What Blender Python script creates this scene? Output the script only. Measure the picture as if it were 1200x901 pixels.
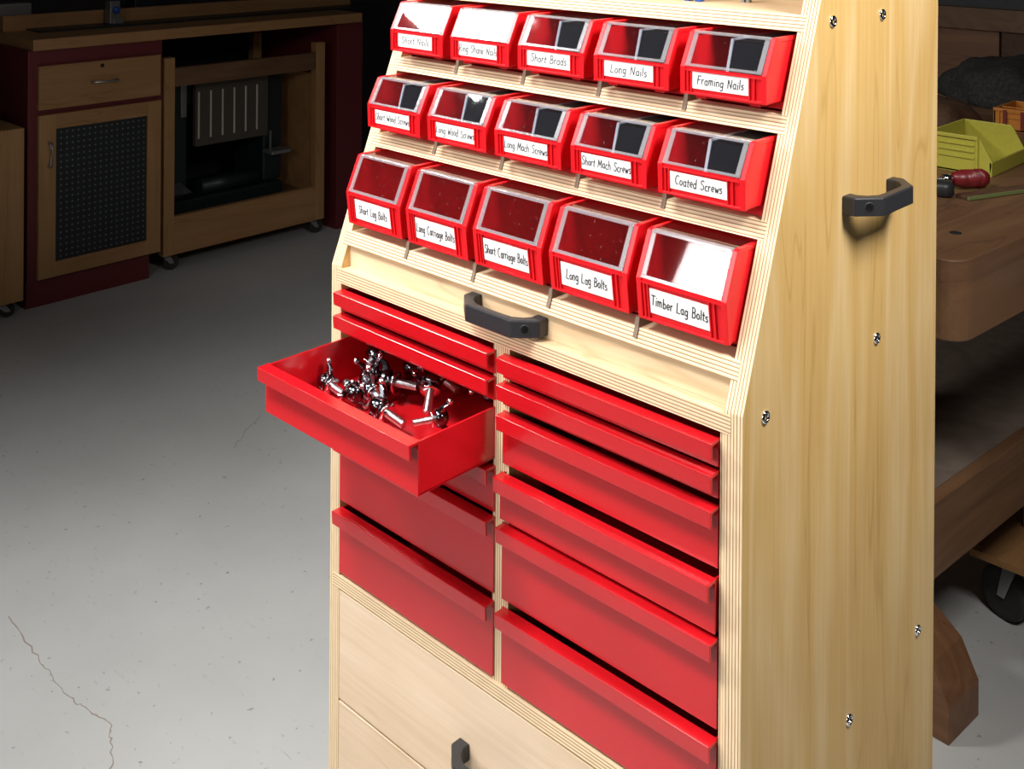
import bpy, bmesh, math, random
from mathutils import Vector, Matrix
random.seed(7)
PI = math.pi
SC = bpy.context.scene
COL = SC.collection
for o in list(bpy.data.objects):
    bpy.data.objects.remove(o)

# ------------------------------------------------------------------ camera
cd = bpy.data.cameras.new('camera'); cam = bpy.data.objects.new('camera', cd); COL.objects.link(cam)
R_ = Vector((0.72205488, 0.69180173, 0.0068637)); U_ = Vector((-0.00620482, -0.00344507, 0.99997482)); F_ = Vector((-0.69180796, 0.72207928, -0.00180498))
m = Matrix((R_, U_, -F_)).transposed().to_4x4(); m.translation = Vector((0.83170917, -0.85611228, 1.35827273))
cam.matrix_world = m
cd.sensor_fit = 'HORIZONTAL'; cd.sensor_width = 36; cd.lens = 1298.97/1200*36
cd.shift_y = (-108.815-450.5)/1200; cd.clip_start = .02
SC.camera = cam

# ------------------------------------------------------------------ light
SC.view_settings.view_transform = 'Standard'; SC.view_settings.look = 'None'
SC.view_settings.gamma = 1; SC.view_settings.use_curve_mapping = False
SC.view_settings.exposure = 0.0
W = bpy.data.worlds.new('world'); SC.world = W; W.use_nodes = True
W.node_tree.nodes['Background'].inputs[0].default_value = (.75, .82, 1, 1)
W.node_tree.nodes['Background'].inputs[1].default_value = .015

def area(name, loc, target, sx, sy, power, color=(1, 1, 1), spread=180):
    l = bpy.data.lights.new(name, 'AREA'); l.shape = 'RECTANGLE'; l.size = sx; l.size_y = sy
    l.energy = power; l.color = color; l.spread = math.radians(spread)
    o = bpy.data.objects.new(name, l); COL.objects.link(o); o.location = loc
    o.rotation_euler = (Vector(target)-Vector(loc)).to_track_quat('-Z', 'Y').to_euler()
    return o
def spot(name, loc, target, power, size, blend, radius, color=(1, 1, 1)):
    l = bpy.data.lights.new(name, 'SPOT'); l.energy = power; l.spot_size = math.radians(size); l.spot_blend = blend
    l.shadow_soft_size = radius; l.color = color
    o = bpy.data.objects.new(name, l); COL.objects.link(o); o.location = loc
    o.rotation_euler = (Vector(target)-Vector(loc)).to_track_quat('-Z', 'Y').to_euler()
    return o
area('softbox_left', (-2.21, -1.2, 2.645), (-.15, .1, 1.15), .56, .32, 8.5, (1, .985, .96), 75)
area('softbox_front', (-.555, -1.2, 1.61), (-.53, 0, 1.45), .21, .24, 4.0, (1, .98, .96), 150)
area('softbox_overhead', (-.15, -1.1, 2.75), (0, .1, .95), .7, .5, 9, (1, .98, .95), 85)
area('front_fill', (.25, -1.95, 1.45), (0, 0, .85), .8, .8, 3.6, (1, .98, .96), 75)  # added frontal fill to even out the drawer fronts
area('softbox_right', (1.0, .12, 1.98), (.3, .20, 1.05), .4, .4, 7.5, (1, .97, .93), 95)
spot('floor_fill', (-.55, -1.0, 2.7), (-.58, -.52, 0), 185, 80, 1.0, .15, (1, 1, .99))  # added spot that shapes the bright floor and its fade to dark
spot('bench_fill', (.9, .25, 2.3), (.08, 1.25, .3), 8.5, 60, 1.0, .2, (1, .95, .88))  # added spot to lift the bench and the floor below it
area('room_light_left', (-1.6, 1.0, 2.5), (-2.9, 1.3, .5), .8, .8, .42, (1, .95, .9), 140)

# ------------------------------------------------------------------ materials
def mat(name, color, rough=.5, metal=0, spec=.5, coat=0):
    m = bpy.data.materials.new(name); m.use_nodes = True
    b = m.node_tree.nodes['Principled BSDF']
    b.inputs['Base Color'].default_value = (*color, 1); b.inputs['Roughness'].default_value = rough
    b.inputs['Metallic'].default_value = metal; b.inputs['Specular IOR Level'].default_value = spec
    b.inputs['Coat Weight'].default_value = coat
    return m
class NT:
    def __init__(s, m): s.t = m.node_tree; s.b = s.t.nodes['Principled BSDF']
    def n(s, typ, **kw):
        x = s.t.nodes.new(typ)
        for k, v in kw.items():
            if k in x.inputs: x.inputs[k].default_value = v
            else: setattr(x, k, v)
        return x
    def l(s, a, b): s.t.links.new(a, b)
    def ramp(s, fac, stops):
        r = s.t.nodes.new('ShaderNodeValToRGB'); cr = r.color_ramp
        while len(cr.elements) < len(stops): cr.elements.new(.5)
        for e, (p, c) in zip(cr.elements, stops): e.position = p; e.color = (*c, 1)
        s.l(fac, r.inputs[0]); return r
    def mix(s, fac, a, b, mode='MIX'):
        x = s.t.nodes.new('ShaderNodeMix'); x.data_type = 'RGBA'; x.blend_type = mode
        for i, v in ((0, fac), (6, a), (7, b)):
            if hasattr(v, 'links') or hasattr(v, 'is_linked'): s.l(v, x.inputs[i])
            elif isinstance(v, (int, float)): x.inputs[i].default_value = v
            else: x.inputs[i].default_value = (*v, 1)
        return x.outputs[2]
    def coord(s, scale=(1, 1, 1), rot=(0, 0, 0), loc=(0, 0, 0)):
        tc = s.n('ShaderNodeTexCoord'); mp = s.n('ShaderNodeMapping')
        mp.inputs['Scale'].default_value = scale; mp.inputs['Rotation'].default_value = rot; mp.inputs['Location'].default_value = loc
        s.l(tc.outputs['Object'], mp.inputs[0]); return mp.outputs[0]
    def bump(s, h, strength=.2, dist=.001):
        b = s.n('ShaderNodeBump'); b.inputs['Strength'].default_value = strength; b.inputs['Distance'].default_value = dist
        s.l(h, b.inputs['Height']); s.l(b.outputs[0], s.b.inputs['Normal'])

def wood(name, grain, light, mid, dark, rough=.45, fig=1.0, seed=0, knots=True):
    """solid / veneer face: grain runs along axis index `grain`"""
    m = mat(name, mid, rough); t = NT(m)
    sc = [9., 9., 9.]; sc[grain] = .9
    v = t.coord(tuple(sc), loc=(seed, seed*.7, seed*.3))
    n1 = t.n('ShaderNodeTexNoise', Scale=1.2, Detail=3.0, Roughness=.5, Distortion=.6); t.l(v, n1.inputs['Vector'])
    # cathedral figure: rings out of the slow noise
    mu = t.n('ShaderNodeMath', operation='MULTIPLY'); mu.inputs[1].default_value = 9.0*fig; t.l(n1.outputs[0], mu.inputs[0])
    fr = t.n('ShaderNodeMath', operation='PINGPONG'); fr.inputs[1].default_value = 1.0; t.l(mu.outputs[0], fr.inputs[0])
    sc2 = [160., 160., 160.]; sc2[grain] = 5.
    v2 = t.coord(tuple(sc2), loc=(seed, 0, seed))
    n2 = t.n('ShaderNodeTexNoise', Scale=1.0, Detail=4.0, Roughness=.65); t.l(v2, n2.inputs['Vector'])
    r1 = t.ramp(fr.outputs[0], [(0, light), (.6, mid), (.93, mid), (1, dark)])
    r2 = t.ramp(n2.outputs[0], [(.3, (.86, .82, .76)), (.62, (1, 1, 1))])
    c = t.mix(.30, r1.outputs[0], mid)
    c = t.mix(.7, c, r2.outputs[0], 'MULTIPLY')
    if knots:
        v3 = t.coord((7, 7, 7)); n3 = t.n('ShaderNodeTexNoise', Scale=1.0, Detail=2.0); t.l(v3, n3.inputs['Vector'])
        r3 = t.ramp(n3.outputs[0], [(.35, (.93, .9, .86)), (.65, (1, 1, 1))]); c = t.mix(.8, c, r3.outputs[0], 'MULTIPLY')
    t.l(c, t.b.inputs['Base Color'])
    t.bump(n2.outputs[0], .06, .0005)
    return m
def ply(name, axis, period=.0034, off=0.):
    """birch plywood edge: veneers stacked along `axis`"""
    m = mat(name, (.8, .62, .4), .55); t = NT(m)
    tc = t.n('ShaderNodeTexCoord'); sp = t.n('ShaderNodeSeparateXYZ'); t.l(tc.outputs['Object'], sp.inputs[0])
    nz = t.n('ShaderNodeTexNoise', Scale=14.0, Detail=2.0); t.l(tc.outputs['Object'], nz.inputs['Vector'])
    a = t.n('ShaderNodeMath', operation='MULTIPLY_ADD'); t.l(nz.outputs[0], a.inputs[0]); a.inputs[1].default_value = .0006; t.l(sp.outputs[axis], a.inputs[2])
    d = t.n('ShaderNodeMath', operation='ADD'); t.l(a.outputs[0], d.inputs[0]); d.inputs[1].default_value = 10+off
    q = t.n('ShaderNodeMath', operation='DIVIDE'); t.l(d.outputs[0], q.inputs[0]); q.inputs[1].default_value = period
    f = t.n('ShaderNodeMath', operation='FRACT'); t.l(q.outputs[0], f.inputs[0])
    r = t.ramp(f.outputs[0], [(0, (.80, .60, .37)), (.34, (.88, .73, .51)), (.52, (.80, .61, .38)), (.62, (.25, .13, .055)), (.72, (.22, .11, .05)), (.82, (.66, .44, .24)), (1, (.80, .60, .37))])
    v2 = [60., 60., 60.]; v2[axis] = 260.
    n2 = t.n('ShaderNodeTexNoise', Scale=1.0, Detail=3.0); t.l(t.coord(tuple(v2)), n2.inputs['Vector'])
    r2 = t.ramp(n2.outputs[0], [(.3, (.8, .76, .7)), (.6, (1, 1, 1))])
    t.l(t.mix(.4, r.outputs[0], r2.outputs[0], 'MULTIPLY'), t.b.inputs['Base Color'])
    t.bump(f.outputs[0], .05, .0003)
    return m
BL, BM, BD = (.76, .56, .29), (.67, .44, .165), (.52, .32, .10)
M = {}
M['birch_z'] = wood('birch_veneer_upright', 2, BL, BM, BD, .38)
M['birch_x'] = wood('birch_veneer_level', 0, (.80, .64, .44), (.74, .56, .36), (.60, .42, .25), .45, .8, 3)
M['maple_x'] = wood('maple_board', 0, (.78, .62, .46), (.72, .55, .39), (.55, .38, .25), .5, .6, 5)
M['ply_x'] = ply('plywood_edge_upright', 0, .0033, .0004)
M['ply_z'] = ply('plywood_edge_level', 2, .0034)
M['hardboard'] = mat('brown_hardboard', (.20, .14, .10), .6)
M['oak_dark'] = wood('oiled_bench_wood', 1, (.20, .105, .05), (.15, .075, .036), (.09, .042, .02), .5, 1.0, 9)
M['oak_x'] = wood('oiled_bench_wood_cross', 0, (.25, .12, .055), (.19, .085, .038), (.11, .045, .02), .5, 1.0, 4)
M['amber_z'] = wood('amber_cabinet_wood', 2, (.47, .27, .115), (.41, .225, .09), (.3, .155, .055), .45, .7, 2)
M['amber_y'] = wood('amber_cabinet_wood_level', 1, (.45, .245, .11), (.38, .20, .082), (.27, .14, .05), .45, .7, 6)

def grit(name, color, rough, spec=.5, var=.06, bs=.02, scale=220, coat=0):
    m = mat(name, color, rough, 0, spec, coat); t = NT(m)
    n = t.n('ShaderNodeTexNoise', Scale=float(scale), Detail=3.0); t.l(t.coord(), n.inputs['Vector'])
    lo = tuple(c*(1-var) for c in color); hi = tuple(min(1, c*(1+var)) for c in color)
    r = t.ramp(n.outputs[0], [(.35, lo), (.65, hi)]); t.l(r.outputs[0], t.b.inputs['Base Color'])
    t.bump(n.outputs[0], bs, .0004); return m
M['red_paint'] = grit('red_enamel_steel', (.52, .007, .012), .20, .75, .03, .006, 300)
M['red_inside'] = M['red_paint']
M['red_plastic'] = grit('red_bin_plastic', (.72, .010, .016), .30, .5, .03, .01, 500)
M['black_plastic'] = grit('black_nylon', (.022, .022, .025), .42, .5, .2, .15, 900)
M['black_hole'] = mat('black_recess', (.003, .003, .003), .8)
M['dark_block'] = grit('charcoal_block', (.002, .002, .004), .6, .12, .3, .15, 400)
M['grey_strip'] = mat('plain_grey', (.32, .34, .38), .3)
M['card'] = mat('white_card', (.86, .86, .85), .6)
M['ink'] = mat('black_ink', (.012, .012, .02), .6)
M['chrome'] = mat('bright_chrome', (.80, .80, .82), .10, 1)
M['chrome_dark'] = mat('smoked_chrome', (.17, .17, .19), .14, 1)
M['steel'] = mat('zinc_steel', (.62, .62, .64), .28, 1)
M['red_cabinet'] = grit('oxblood_cabinet_paint', (.14, .018, .022), .45)
M['rubber'] = grit('dark_grey_rubber', (.035, .034, .033), .6, .4, .2, .1, 300)
M['white_plastic'] = mat('pale_plastic', (.5, .5, .5), .4)
M['yellow_plastic'] = grit('yellow_bin_plastic', (.42, .38, .05), .4, .5, .05)
M['orange_plastic'] = grit('orange_bin_plastic', (.50, .18, .025), .4, .5, .05)
M['brick_red'] = mat('dark_red_tape', (.16, .02, .012), .5)
M['red_handle'] = mat('dark_red_handle', (.17, .012, .015), .35)
M['blue'] = mat('blue_plastic', (.01, .09, .42), .35)
M['green'] = mat('green_edge', (.16, .20, .07), .4)
M['canvas'] = grit('dark_canvas', (.035, .032, .030), .85, .2, .3, .3, 120)
M['shelf_board'] = grit('dusty_shelf_board', (.15, .115, .09), .7, .3, .12, .1, 25)
M['leather'] = grit('brown_leather', (.09, .045, .025), .55, .3, .2, .2, 90)
M['dark_machine'] = grit('dark_green_machine_casting', (.012, .020, .022), .4)
M['grey_metal'] = mat('dull_grey_metal', (.28, .28, .28), .4, .6)
M['slot_panel'] = mat('olive_grey_panel', (.075, .065, .05), .5)
M['ivory'] = mat('ivory_slat', (.55, .52, .44), .4)
M['grey_wall'] = grit('grey_wall_paint', (.16, .165, .17), .8, .2, .05, .05, 60)
M['dark_wall'] = grit('dark_wall_paint', (.035, .03, .03), .85, .2, .1, .05, 60)

def clear():
    m = bpy.data.materials.new('clear_scratched_plastic'); m.use_nodes = True; t = NT.__new__(NT); t.t = m.node_tree
    for n in list(t.t.nodes):
        if n.type == 'BSDF_PRINCIPLED': t.t.nodes.remove(n)
    out = [n for n in t.t.nodes if n.type == 'OUTPUT_MATERIAL'][0]
    tr = t.n('ShaderNodeBsdfTransparent'); tr.inputs[0].default_value = (.93, .93, .95, 1)
    gl = t.n('ShaderNodeBsdfGlossy'); gl.inputs['Roughness'].default_value = .03
    fr = t.n('ShaderNodeFresnel'); fr.inputs[0].default_value = 1.5
    mx = t.n('ShaderNodeMixShader'); ge = t.n('ShaderNodeNewGeometry'); iv = t.n('ShaderNodeMath', operation='SUBTRACT'); iv.inputs[0].default_value = 1; t.l(ge.outputs['Backfacing'], iv.inputs[1]); mu = t.n('ShaderNodeMath', operation='MULTIPLY'); t.l(fr.outputs[0], mu.inputs[0]); t.l(iv.outputs[0], mu.inputs[1]); t.l(mu.outputs[0], mx.inputs[0]); t.l(tr.outputs[0], mx.inputs[1]); t.l(gl.outputs[0], mx.inputs[2])
    # scratches: thin pale marks
    df = t.n('ShaderNodeBsdfDiffuse'); df.inputs[0].default_value = (.75, .75, .78, 1)
    v = t.coord((30, 30, 110), rot=(.4, .3, .8)); n = t.n('ShaderNodeTexNoise', Scale=1.0, Detail=8.0, Roughness=.75, Distortion=2.0); t.l(v, n.inputs['Vector'])
    r = t.ramp(n.outputs[0], [(.66, (0, 0, 0)), (.80, (.22, .22, .22))])
    n2 = t.n('ShaderNodeTexNoise', Scale=300.0, Detail=1.0); t.l(t.coord(), n2.inputs['Vector'])
    r2 = t.ramp(n2.outputs[0], [(.76, (0, 0, 0)), (.82, (.3, .3, .3))])
    ad = t.n('ShaderNodeMath', operation='ADD', use_clamp=True); t.l(r.outputs[0], ad.inputs[0]); t.l(r2.outputs[0], ad.inputs[1])
    ad2 = t.n('ShaderNodeMath', operation='ADD', use_clamp=True); t.l(ad.outputs[0], ad2.inputs[0]); ad2.inputs[1].default_value = .002
    m2 = t.n('ShaderNodeMixShader'); t.l(ad2.outputs[0], m2.inputs[0]); t.l(mx.outputs[0], m2.inputs[1]); t.l(df.outputs[0], m2.inputs[2])
    t.l(m2.outputs[0], out.inputs[0]); return m
M['clear'] = clear()
def frosted():
    m = bpy.data.materials.new('frosted_lid_rim'); m.use_nodes = True; t = NT.__new__(NT); t.t = m.node_tree
    for n in list(t.t.nodes):
        if n.type == 'BSDF_PRINCIPLED': t.t.nodes.remove(n)
    out = [n for n in t.t.nodes if n.type == 'OUTPUT_MATERIAL'][0]
    tr = t.n('ShaderNodeBsdfTransparent'); tr.inputs[0].default_value = (.95, .95, .97, 1)
    df = t.n('ShaderNodeBsdfDiffuse'); df.inputs[0].default_value = (.80, .80, .84, 1)
    gl = t.n('ShaderNodeBsdfGlossy'); gl.inputs['Roughness'].default_value = .15
    mx = t.n('ShaderNodeMixShader'); mx.inputs[0].default_value = .15; t.l(tr.outputs[0], mx.inputs[1]); t.l(df.outputs[0], mx.inputs[2])
    m2 = t.n('ShaderNodeMixShader'); m2.inputs[0].default_value = .12; t.l(mx.outputs[0], m2.inputs[1]); t.l(gl.outputs[0], m2.inputs[2])
    t.l(m2.outputs[0], out.inputs[0]); return m
M['frost'] = frosted()

def floor_mat():
    m = mat('painted_concrete', (.55, .55, .53), .5, 0, .35); t = NT(m)
    v = t.coord()
    n1 = t.n('ShaderNodeTexNoise', Scale=1.6, Detail=5.0, Roughness=.6); t.l(v, n1.inputs['Vector'])
    r1 = t.ramp(n1.outputs[0], [(.3, (.47, .475, .46)), (.7, (.56, .56, .545))])
    # pits
    n2 = t.n('ShaderNodeTexNoise', Scale=55.0, Detail=6.0, Roughness=.7); t.l(v, n2.inputs['Vector'])
    r2 = t.ramp(n2.outputs[0], [(.32, (.42, .42, .41)), (.37, (1, 1, 1))])
    c = t.mix(.9, r1.outputs[0], r2.outputs[0], 'MULTIPLY')
    # trowel scratches
    v3 = t.coord((14, 90, 1), rot=(0, 0, .5)); n3 = t.n('ShaderNodeTexNoise', Scale=1.0, Detail=5.0, Roughness=.7); t.l(v3, n3.inputs['Vector'])
    r3 = t.ramp(n3.outputs[0], [(.29, (.55, .55, .54)), (.35, (1, 1, 1))])
    c = t.mix(.7, c, r3.outputs[0], 'MULTIPLY')
    t.l(c, t.b.inputs['Base Color'])
    t.bump(n2.outputs[0], .12, .002)
    return m
M['floor'] = floor_mat()
M['crack'] = mat('crack_fill', (.32, .26, .22), .9)

# ------------------------------------------------------------------ mesh helpers
class MB:
    def __init__(s): s.bm = bmesh.new(); s.mats = []
    def mi(s, m):
        if m not in s.mats: s.mats.append(m)
        return s.mats.index(m)
    def box(s, x0, x1, y0, y1, z0, z1, m, bev=0, edge=None, faces=None):
        """faces: dict like {'-y': mat} overriding a side's material"""
        r = bmesh.new()
        vs = [r.verts.new((x, y, z)) for x in (x0, x1) for y in (y0, y1) for z in (z0, z1)]
        q = {'-x': (0, 1, 3, 2), '+x': (4, 6, 7, 5), '-y': (0, 4, 5, 1), '+y': (2, 3, 7, 6), '-z': (0, 2, 6, 4), '+z': (1, 5, 7, 3)}
        for k, f in q.items():
            g = r.faces.new([vs[i] for i in f]); g.material_index = s.mi((faces or {}).get(k, m))
        s._add(r, bev)
    def prism(s, pts, axis, a, b, m, bev=0, cap=None, seg=2, side=None):
        """polygon pts extruded along axis; for axis 0 pts=(y,z), 1 -> (x,z), 2 -> (x,y)"""
        r = bmesh.new()
        def P(p, t): return {0: (t, p[0], p[1]), 1: (p[0], t, p[1]), 2: (p[0], p[1], t)}[axis]
        A = [r.verts.new(P(p, a)) for p in pts]; B = [r.verts.new(P(p, b)) for p in pts]
        n = len(pts); mm = s.mi(m); cm = s.mi(cap) if cap else mm
        f = r.faces.new(A); f.material_index = cm; f = r.faces.new(B[::-1]); f.material_index = cm
        for i in range(n):
            j = (i+1) % n; f = r.faces.new([A[i], B[i], B[j], A[j]]); f.material_index = s.mi(side[i]) if side and side.get(i) else mm
        bmesh.ops.recalc_face_normals(r, faces=r.faces)
        s._add(r, bev, seg)
    def _add(s, r, bev=0, seg=2):
        if bev: bmesh.ops.bevel(r, geom=list(r.edges), offset=bev, segments=seg, affect='EDGES', profile=.5, clamp_overlap=True)
        me = bpy.data.meshes.new('t'); r.to_mesh(me); r.free(); s.bm.from_mesh(me); bpy.data.meshes.remove(me)
    def lathe(s, prof, m, seg=20, mtx=None):
        """prof: list of (radius, z) revolved about Z, then placed by mtx"""
        r = bmesh.new(); rings = []
        for rad, z in prof:
            if rad < 1e-6: rings.append([r.verts.new((0, 0, z))])
            else: rings.append([r.verts.new((rad*math.cos(2*PI*k/seg), rad*math.sin(2*PI*k/seg), z)) for k in range(seg)])
        mm = s.mi(m)
        for A, B in zip(rings, rings[1:]):
            for k in range(seg):
                l = (k+1) % seg
                if len(A) == 1 and len(B) == 1: continue
                if len(A) == 1: f = r.faces.new([A[0], B[k], B[l]])
                elif len(B) == 1: f = r.faces.new([A[k], B[0], A[l]])
                else: f = r.faces.new([A[k], B[k], B[l], A[l]])
                f.material_index = mm; f.smooth = True
        if len(rings[0]) > 1: r.faces.new(rings[0]).material_index = mm
        if len(rings[-1]) > 1: r.faces.new(rings[-1][::-1]).material_index = mm
        bmesh.ops.recalc_face_normals(r, faces=r.faces)
        if mtx: bmesh.ops.transform(r, matrix=mtx, verts=r.verts)
        s._add(r)
    def tube(s, pts, rad, m, seg=10):
        r = bmesh.new(); pts = [Vector(p) for p in pts]; rings = []; mm = s.mi(m)
        for i, p in enumerate(pts):
            d = (pts[min(i+1, len(pts)-1)]-pts[max(i-1, 0)]).normalized()
            u = d.cross(Vector((0, 0, 1)))
            if u.length < 1e-4: u = Vector((1, 0, 0))
            u.normalize(); w = d.cross(u)
            rr = rad[i] if isinstance(rad, (list, tuple)) else rad
            rings.append([r.verts.new(p+rr*(u*math.cos(2*PI*k/seg)+w*math.sin(2*PI*k/seg))) for k in range(seg)])
        for A, B in zip(rings, rings[1:]):
            for k in range(seg):
                f = r.faces.new([A[k], A[(k+1) % seg], B[(k+1) % seg], B[k]]); f.smooth = True; f.material_index = mm
        r.faces.new(rings[0]).material_index = mm; r.faces.new(rings[-1]).material_index = mm
        bmesh.ops.recalc_face_normals(r, faces=r.faces); s._add(r)
    def xf(s, mtx): bmesh.ops.transform(s.bm, matrix=mtx, verts=s.bm.verts); return s
    def build(s, name, parent=None, smooth=False):
        me = bpy.data.meshes.new(name); s.bm.to_mesh(me); s.bm.free()
        for mm in s.mats: me.materials.append(mm)
        if smooth:
            for p in me.polygons: p.use_smooth = True
        o = bpy.data.objects.new(name, me); COL.objects.link(o)
        if parent: o.parent = parent
        return o
def one(name, parent, fn, *a, **k):
    b = MB(); getattr(b, fn)(*a, **k); return b.build(name, parent)
def empty(name, loc=(0, 0, 0), rz=0):
    o = bpy.data.objects.new(name, None); COL.objects.link(o); o.location = loc; o.rotation_euler = (0, 0, rz); o.empty_display_size = .05; return o
def tag(o, label=None, cat=None, group=None, kind=None):
    if label: o['label'] = label
    if cat: o['category'] = cat
    if group: o['group'] = group
    if kind: o['kind'] = kind
    return o
def children(o): return [c for c in bpy.data.objects if c.parent == o]
def copy_tree(o, parent=None):
    c = o.copy(); COL.objects.link(c); c.parent = parent
    for ch in children(o): copy_tree(ch, c)
    return c
def RX(a): return Matrix.Rotation(a, 4, 'X')
def RY(a): return Matrix.Rotation(a, 4, 'Y')
def RZ(a): return Matrix.Rotation(a, 4, 'Z')
def T(*v): return Matrix.Translation(v)

# ------------------------------------------------------------------ setting
o = one('floor', None, 'box', -3.7, 2.6, -2.6, 3.4, -.05, 0, M['floor']); tag(o, 'grey painted concrete floor', 'floor', kind='structure')
o = one('wall_left', None, 'box', -3.62, -3.55, -2.6, 3.4, 0, 2.8, M['dark_wall']); tag(o, 'dark wall behind the red cabinets', 'wall', kind='structure')
o = one('wall_back', None, 'box', -3.55, 2.6, 3.2, 3.28, 0, 2.8, M['grey_wall']); tag(o, 'grey wall beyond the workbench', 'wall', kind='structure')

def crack(pts, w, label):
    b = MB(); r = bmesh.new(); P = []
    for (x0, y0), (x1, y1) in zip(pts, pts[1:]):
        for k in range(7):
            t = k/7; P.append(Vector((x0+(x1-x0)*t+random.uniform(-.0035, .0035), y0+(y1-y0)*t+random.uniform(-.0035, .0035), 0)))
    P.append(Vector((*pts[-1], 0))); L = []; R = []
    for i, p in enumerate(P):
        d = (P[min(i+1, len(P)-1)]-P[max(i-1, 0)]).normalized(); n = Vector((-d.y, d.x, 0)); ww = w*random.uniform(.4, 1.3)/2
        L.append(r.verts.new(p+n*ww+Vector((0, 0, .0006)))); R.append(r.verts.new(p-n*ww+Vector((0, 0, .0006))))
    for i in range(len(P)-1): r.faces.new([L[i], L[i+1], R[i+1], R[i]]).material_index = b.mi(M['crack'])
    bmesh.ops.recalc_face_normals(r, faces=r.faces)
    ex = bmesh.ops.extrude_face_region(r, geom=list(r.faces)); bmesh.ops.translate(r, verts=[v for v in ex['geom'] if isinstance(v, bmesh.types.BMVert)], vec=(0, 0, -.0012))
    b._add(r); o = b.build('floor_crack', bpy.data.objects['floor'])
    return o

# ------------------------------------------------------------------ the storage cart
cart = tag(empty('storage_cart'), 'birch plywood storage cart with sloped bin shelves above red drawers', 'storage cart')
D = .4145; SL = .3756; ZK = .9035; ZT = 1.42
def yface(z): return max(0, SL*(z-ZK))
def side_panel(x0, x1):
    b = MB(); pts = [(0, .11), (0, ZK), (yface(ZT), ZT), (D, ZT), (D, .11)]
    b.prism(pts, 0, x0, x1, M['ply_x'], bev=.0006, cap=M['birch_z'], seg=1)
    return b.build('side_panel', cart)
spR = side_panel(.281, .300); spL = side_panel(-.300, -.281)
# cap screws on the right panel
def cap_screw(y, z, par, x=.300, sgn=1):
    b = MB(); Mx = T(x, y, z) @ RY(sgn*PI/2)
    b.lathe([(.0062, -.002), (.0062, .0010), (.0054, .0022), (.0036, .0024), (.0030, .0014), (.0030, -.0015), (0, -.0018)], M['chrome'], 20, Mx)
    b.lathe([(.0029, -.0012), (.0018, -.0006), (0, -.0006)], M['black_hole'], 6, Mx)
    return b.build('screw', par)
for y, z in [(.1605, 1.2449), (.2697, 1.2445), (.038, .8916), (.262, .9017), (.370, .5411), (.206, .5261)]: cap_screw(y, z, spR)
# shelves: front edge bevelled flush with the slope
def shelf(z0, z1, name='shelf', y1=.39):
    y0a, y0b = yface(z0)-.0006, yface(z1)-.0006
    b = MB(); b.prism([(y0a, z0), (y0b, z1), (y1, z1), (y1, z0)], 0, -.2885, .2885, M['birch_x'], side={0: M['ply_z']})
    return b.build(name, cart)
shelf(.9295, .9455); shelf(1.0470, 1.0632); shelf(1.1410, 1.1577); shelf(1.2360, 1.2518)
one('top_board', cart, 'box', -.281, .281, yface(1.40), D-.008, 1.402, 1.42, M['birch_x'])
one('back_panel', cart, 'box', -.281, .281, D-.008, D-.001, .12, 1.42, M['birch_z'])
# hardboard strips let into the shelf edges between the bins
for zs, zt in ((.9455, .9555), (1.0632, 1.0715), (1.1577, 1.1655)):
    for x in (-.1712, -.0571, .0571, .1712):
        y0 = yface(zs)
        b = MB(); b.prism([(y0-.0022-.009*SL, zs-.009), (y0-.0022, zs), (y0-.0005, zt), (y0+.17, zt), (y0+.17, zs-.009)], 0, x-.0024, x+.0024, M['hardboard'])
        b.build('bin_divider', cart)
# panel, ledge, rails
one('upper_panel', cart, 'box', -.281, .281, .0145, .026, .9016, .9297, M['birch_x'])
one('ledge', cart, 'box', -.288, .288, -.0005, .0140, .8835, .9014, M['birch_x'], faces={'-y': M['ply_z']})
one('ledge', cart, 'box', -.288, .288, .0142, .385, .8835, .9014, M['birch_x'])
one('bottom_rail', cart, 'box', -.2925, .2925, -.0006, .38, .5012, .5172, M['birch_x'], faces={'-y': M['ply_z']})
one('divider', cart, 'box', -.0135, .0105, .0025, .38, .5172, .8835, M['birch_z'], faces={'-y': M['ply_x']})
one('spacer_strip', cart, 'box', .2765, .281, .001, .38, .5172, .8835, M['birch_z'], faces={'-y': M['ply_x']})
one('bottom_board', cart, 'box', -.281, .281, .002, .38, .11, .128, M['birch_x'], faces={'-y': M['ply_z']})
def caster(parent, x, y, ztop, r=.038, rot=0, name='caster', wheel_mat=None):
    h = ztop; b = MB(); Mx = T(x, y, 0) @ RZ(rot)
    b.box(-.026, .026, -.03, .03, h-.004, h, M['steel']); b.lathe([(.016, h-.014), (.018, h-.004)], M['steel'], 14)
    for s in (-1, 1): b.prism([(-.014, h-.014), (.014, h-.014), (.028, r-.006), (.012, r-.006)], 0, s*.0135, s*.0155, M['steel'])
    b.box(-.0155, .0155, -.014, .014, h-.016, h-.013, M['steel']); b.xf(Mx)
    c = b.build(name, parent)
    w = MB(); w.lathe([(.006, -.011), (r*.7, -.011), (r*.78, -.012), (r*.95, -.012), (r, -.006), (r, .006), (r*.95, .012), (r*.78, .012), (r*.7, .011), (.006, .011)], wheel_mat or M['rubber'], 28, Mx @ T(0, .02, r) @ RY(PI/2))
    w.lathe([(.005, -.016), (.005, .016)], M['steel'], 10, Mx @ T(0, .02, r) @ RY(PI/2))
    w.build('wheel', c); return c
for x in (-.25, .25):
    for y in (.05, .36): caster(cart, x, y, .11, .045)

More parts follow.
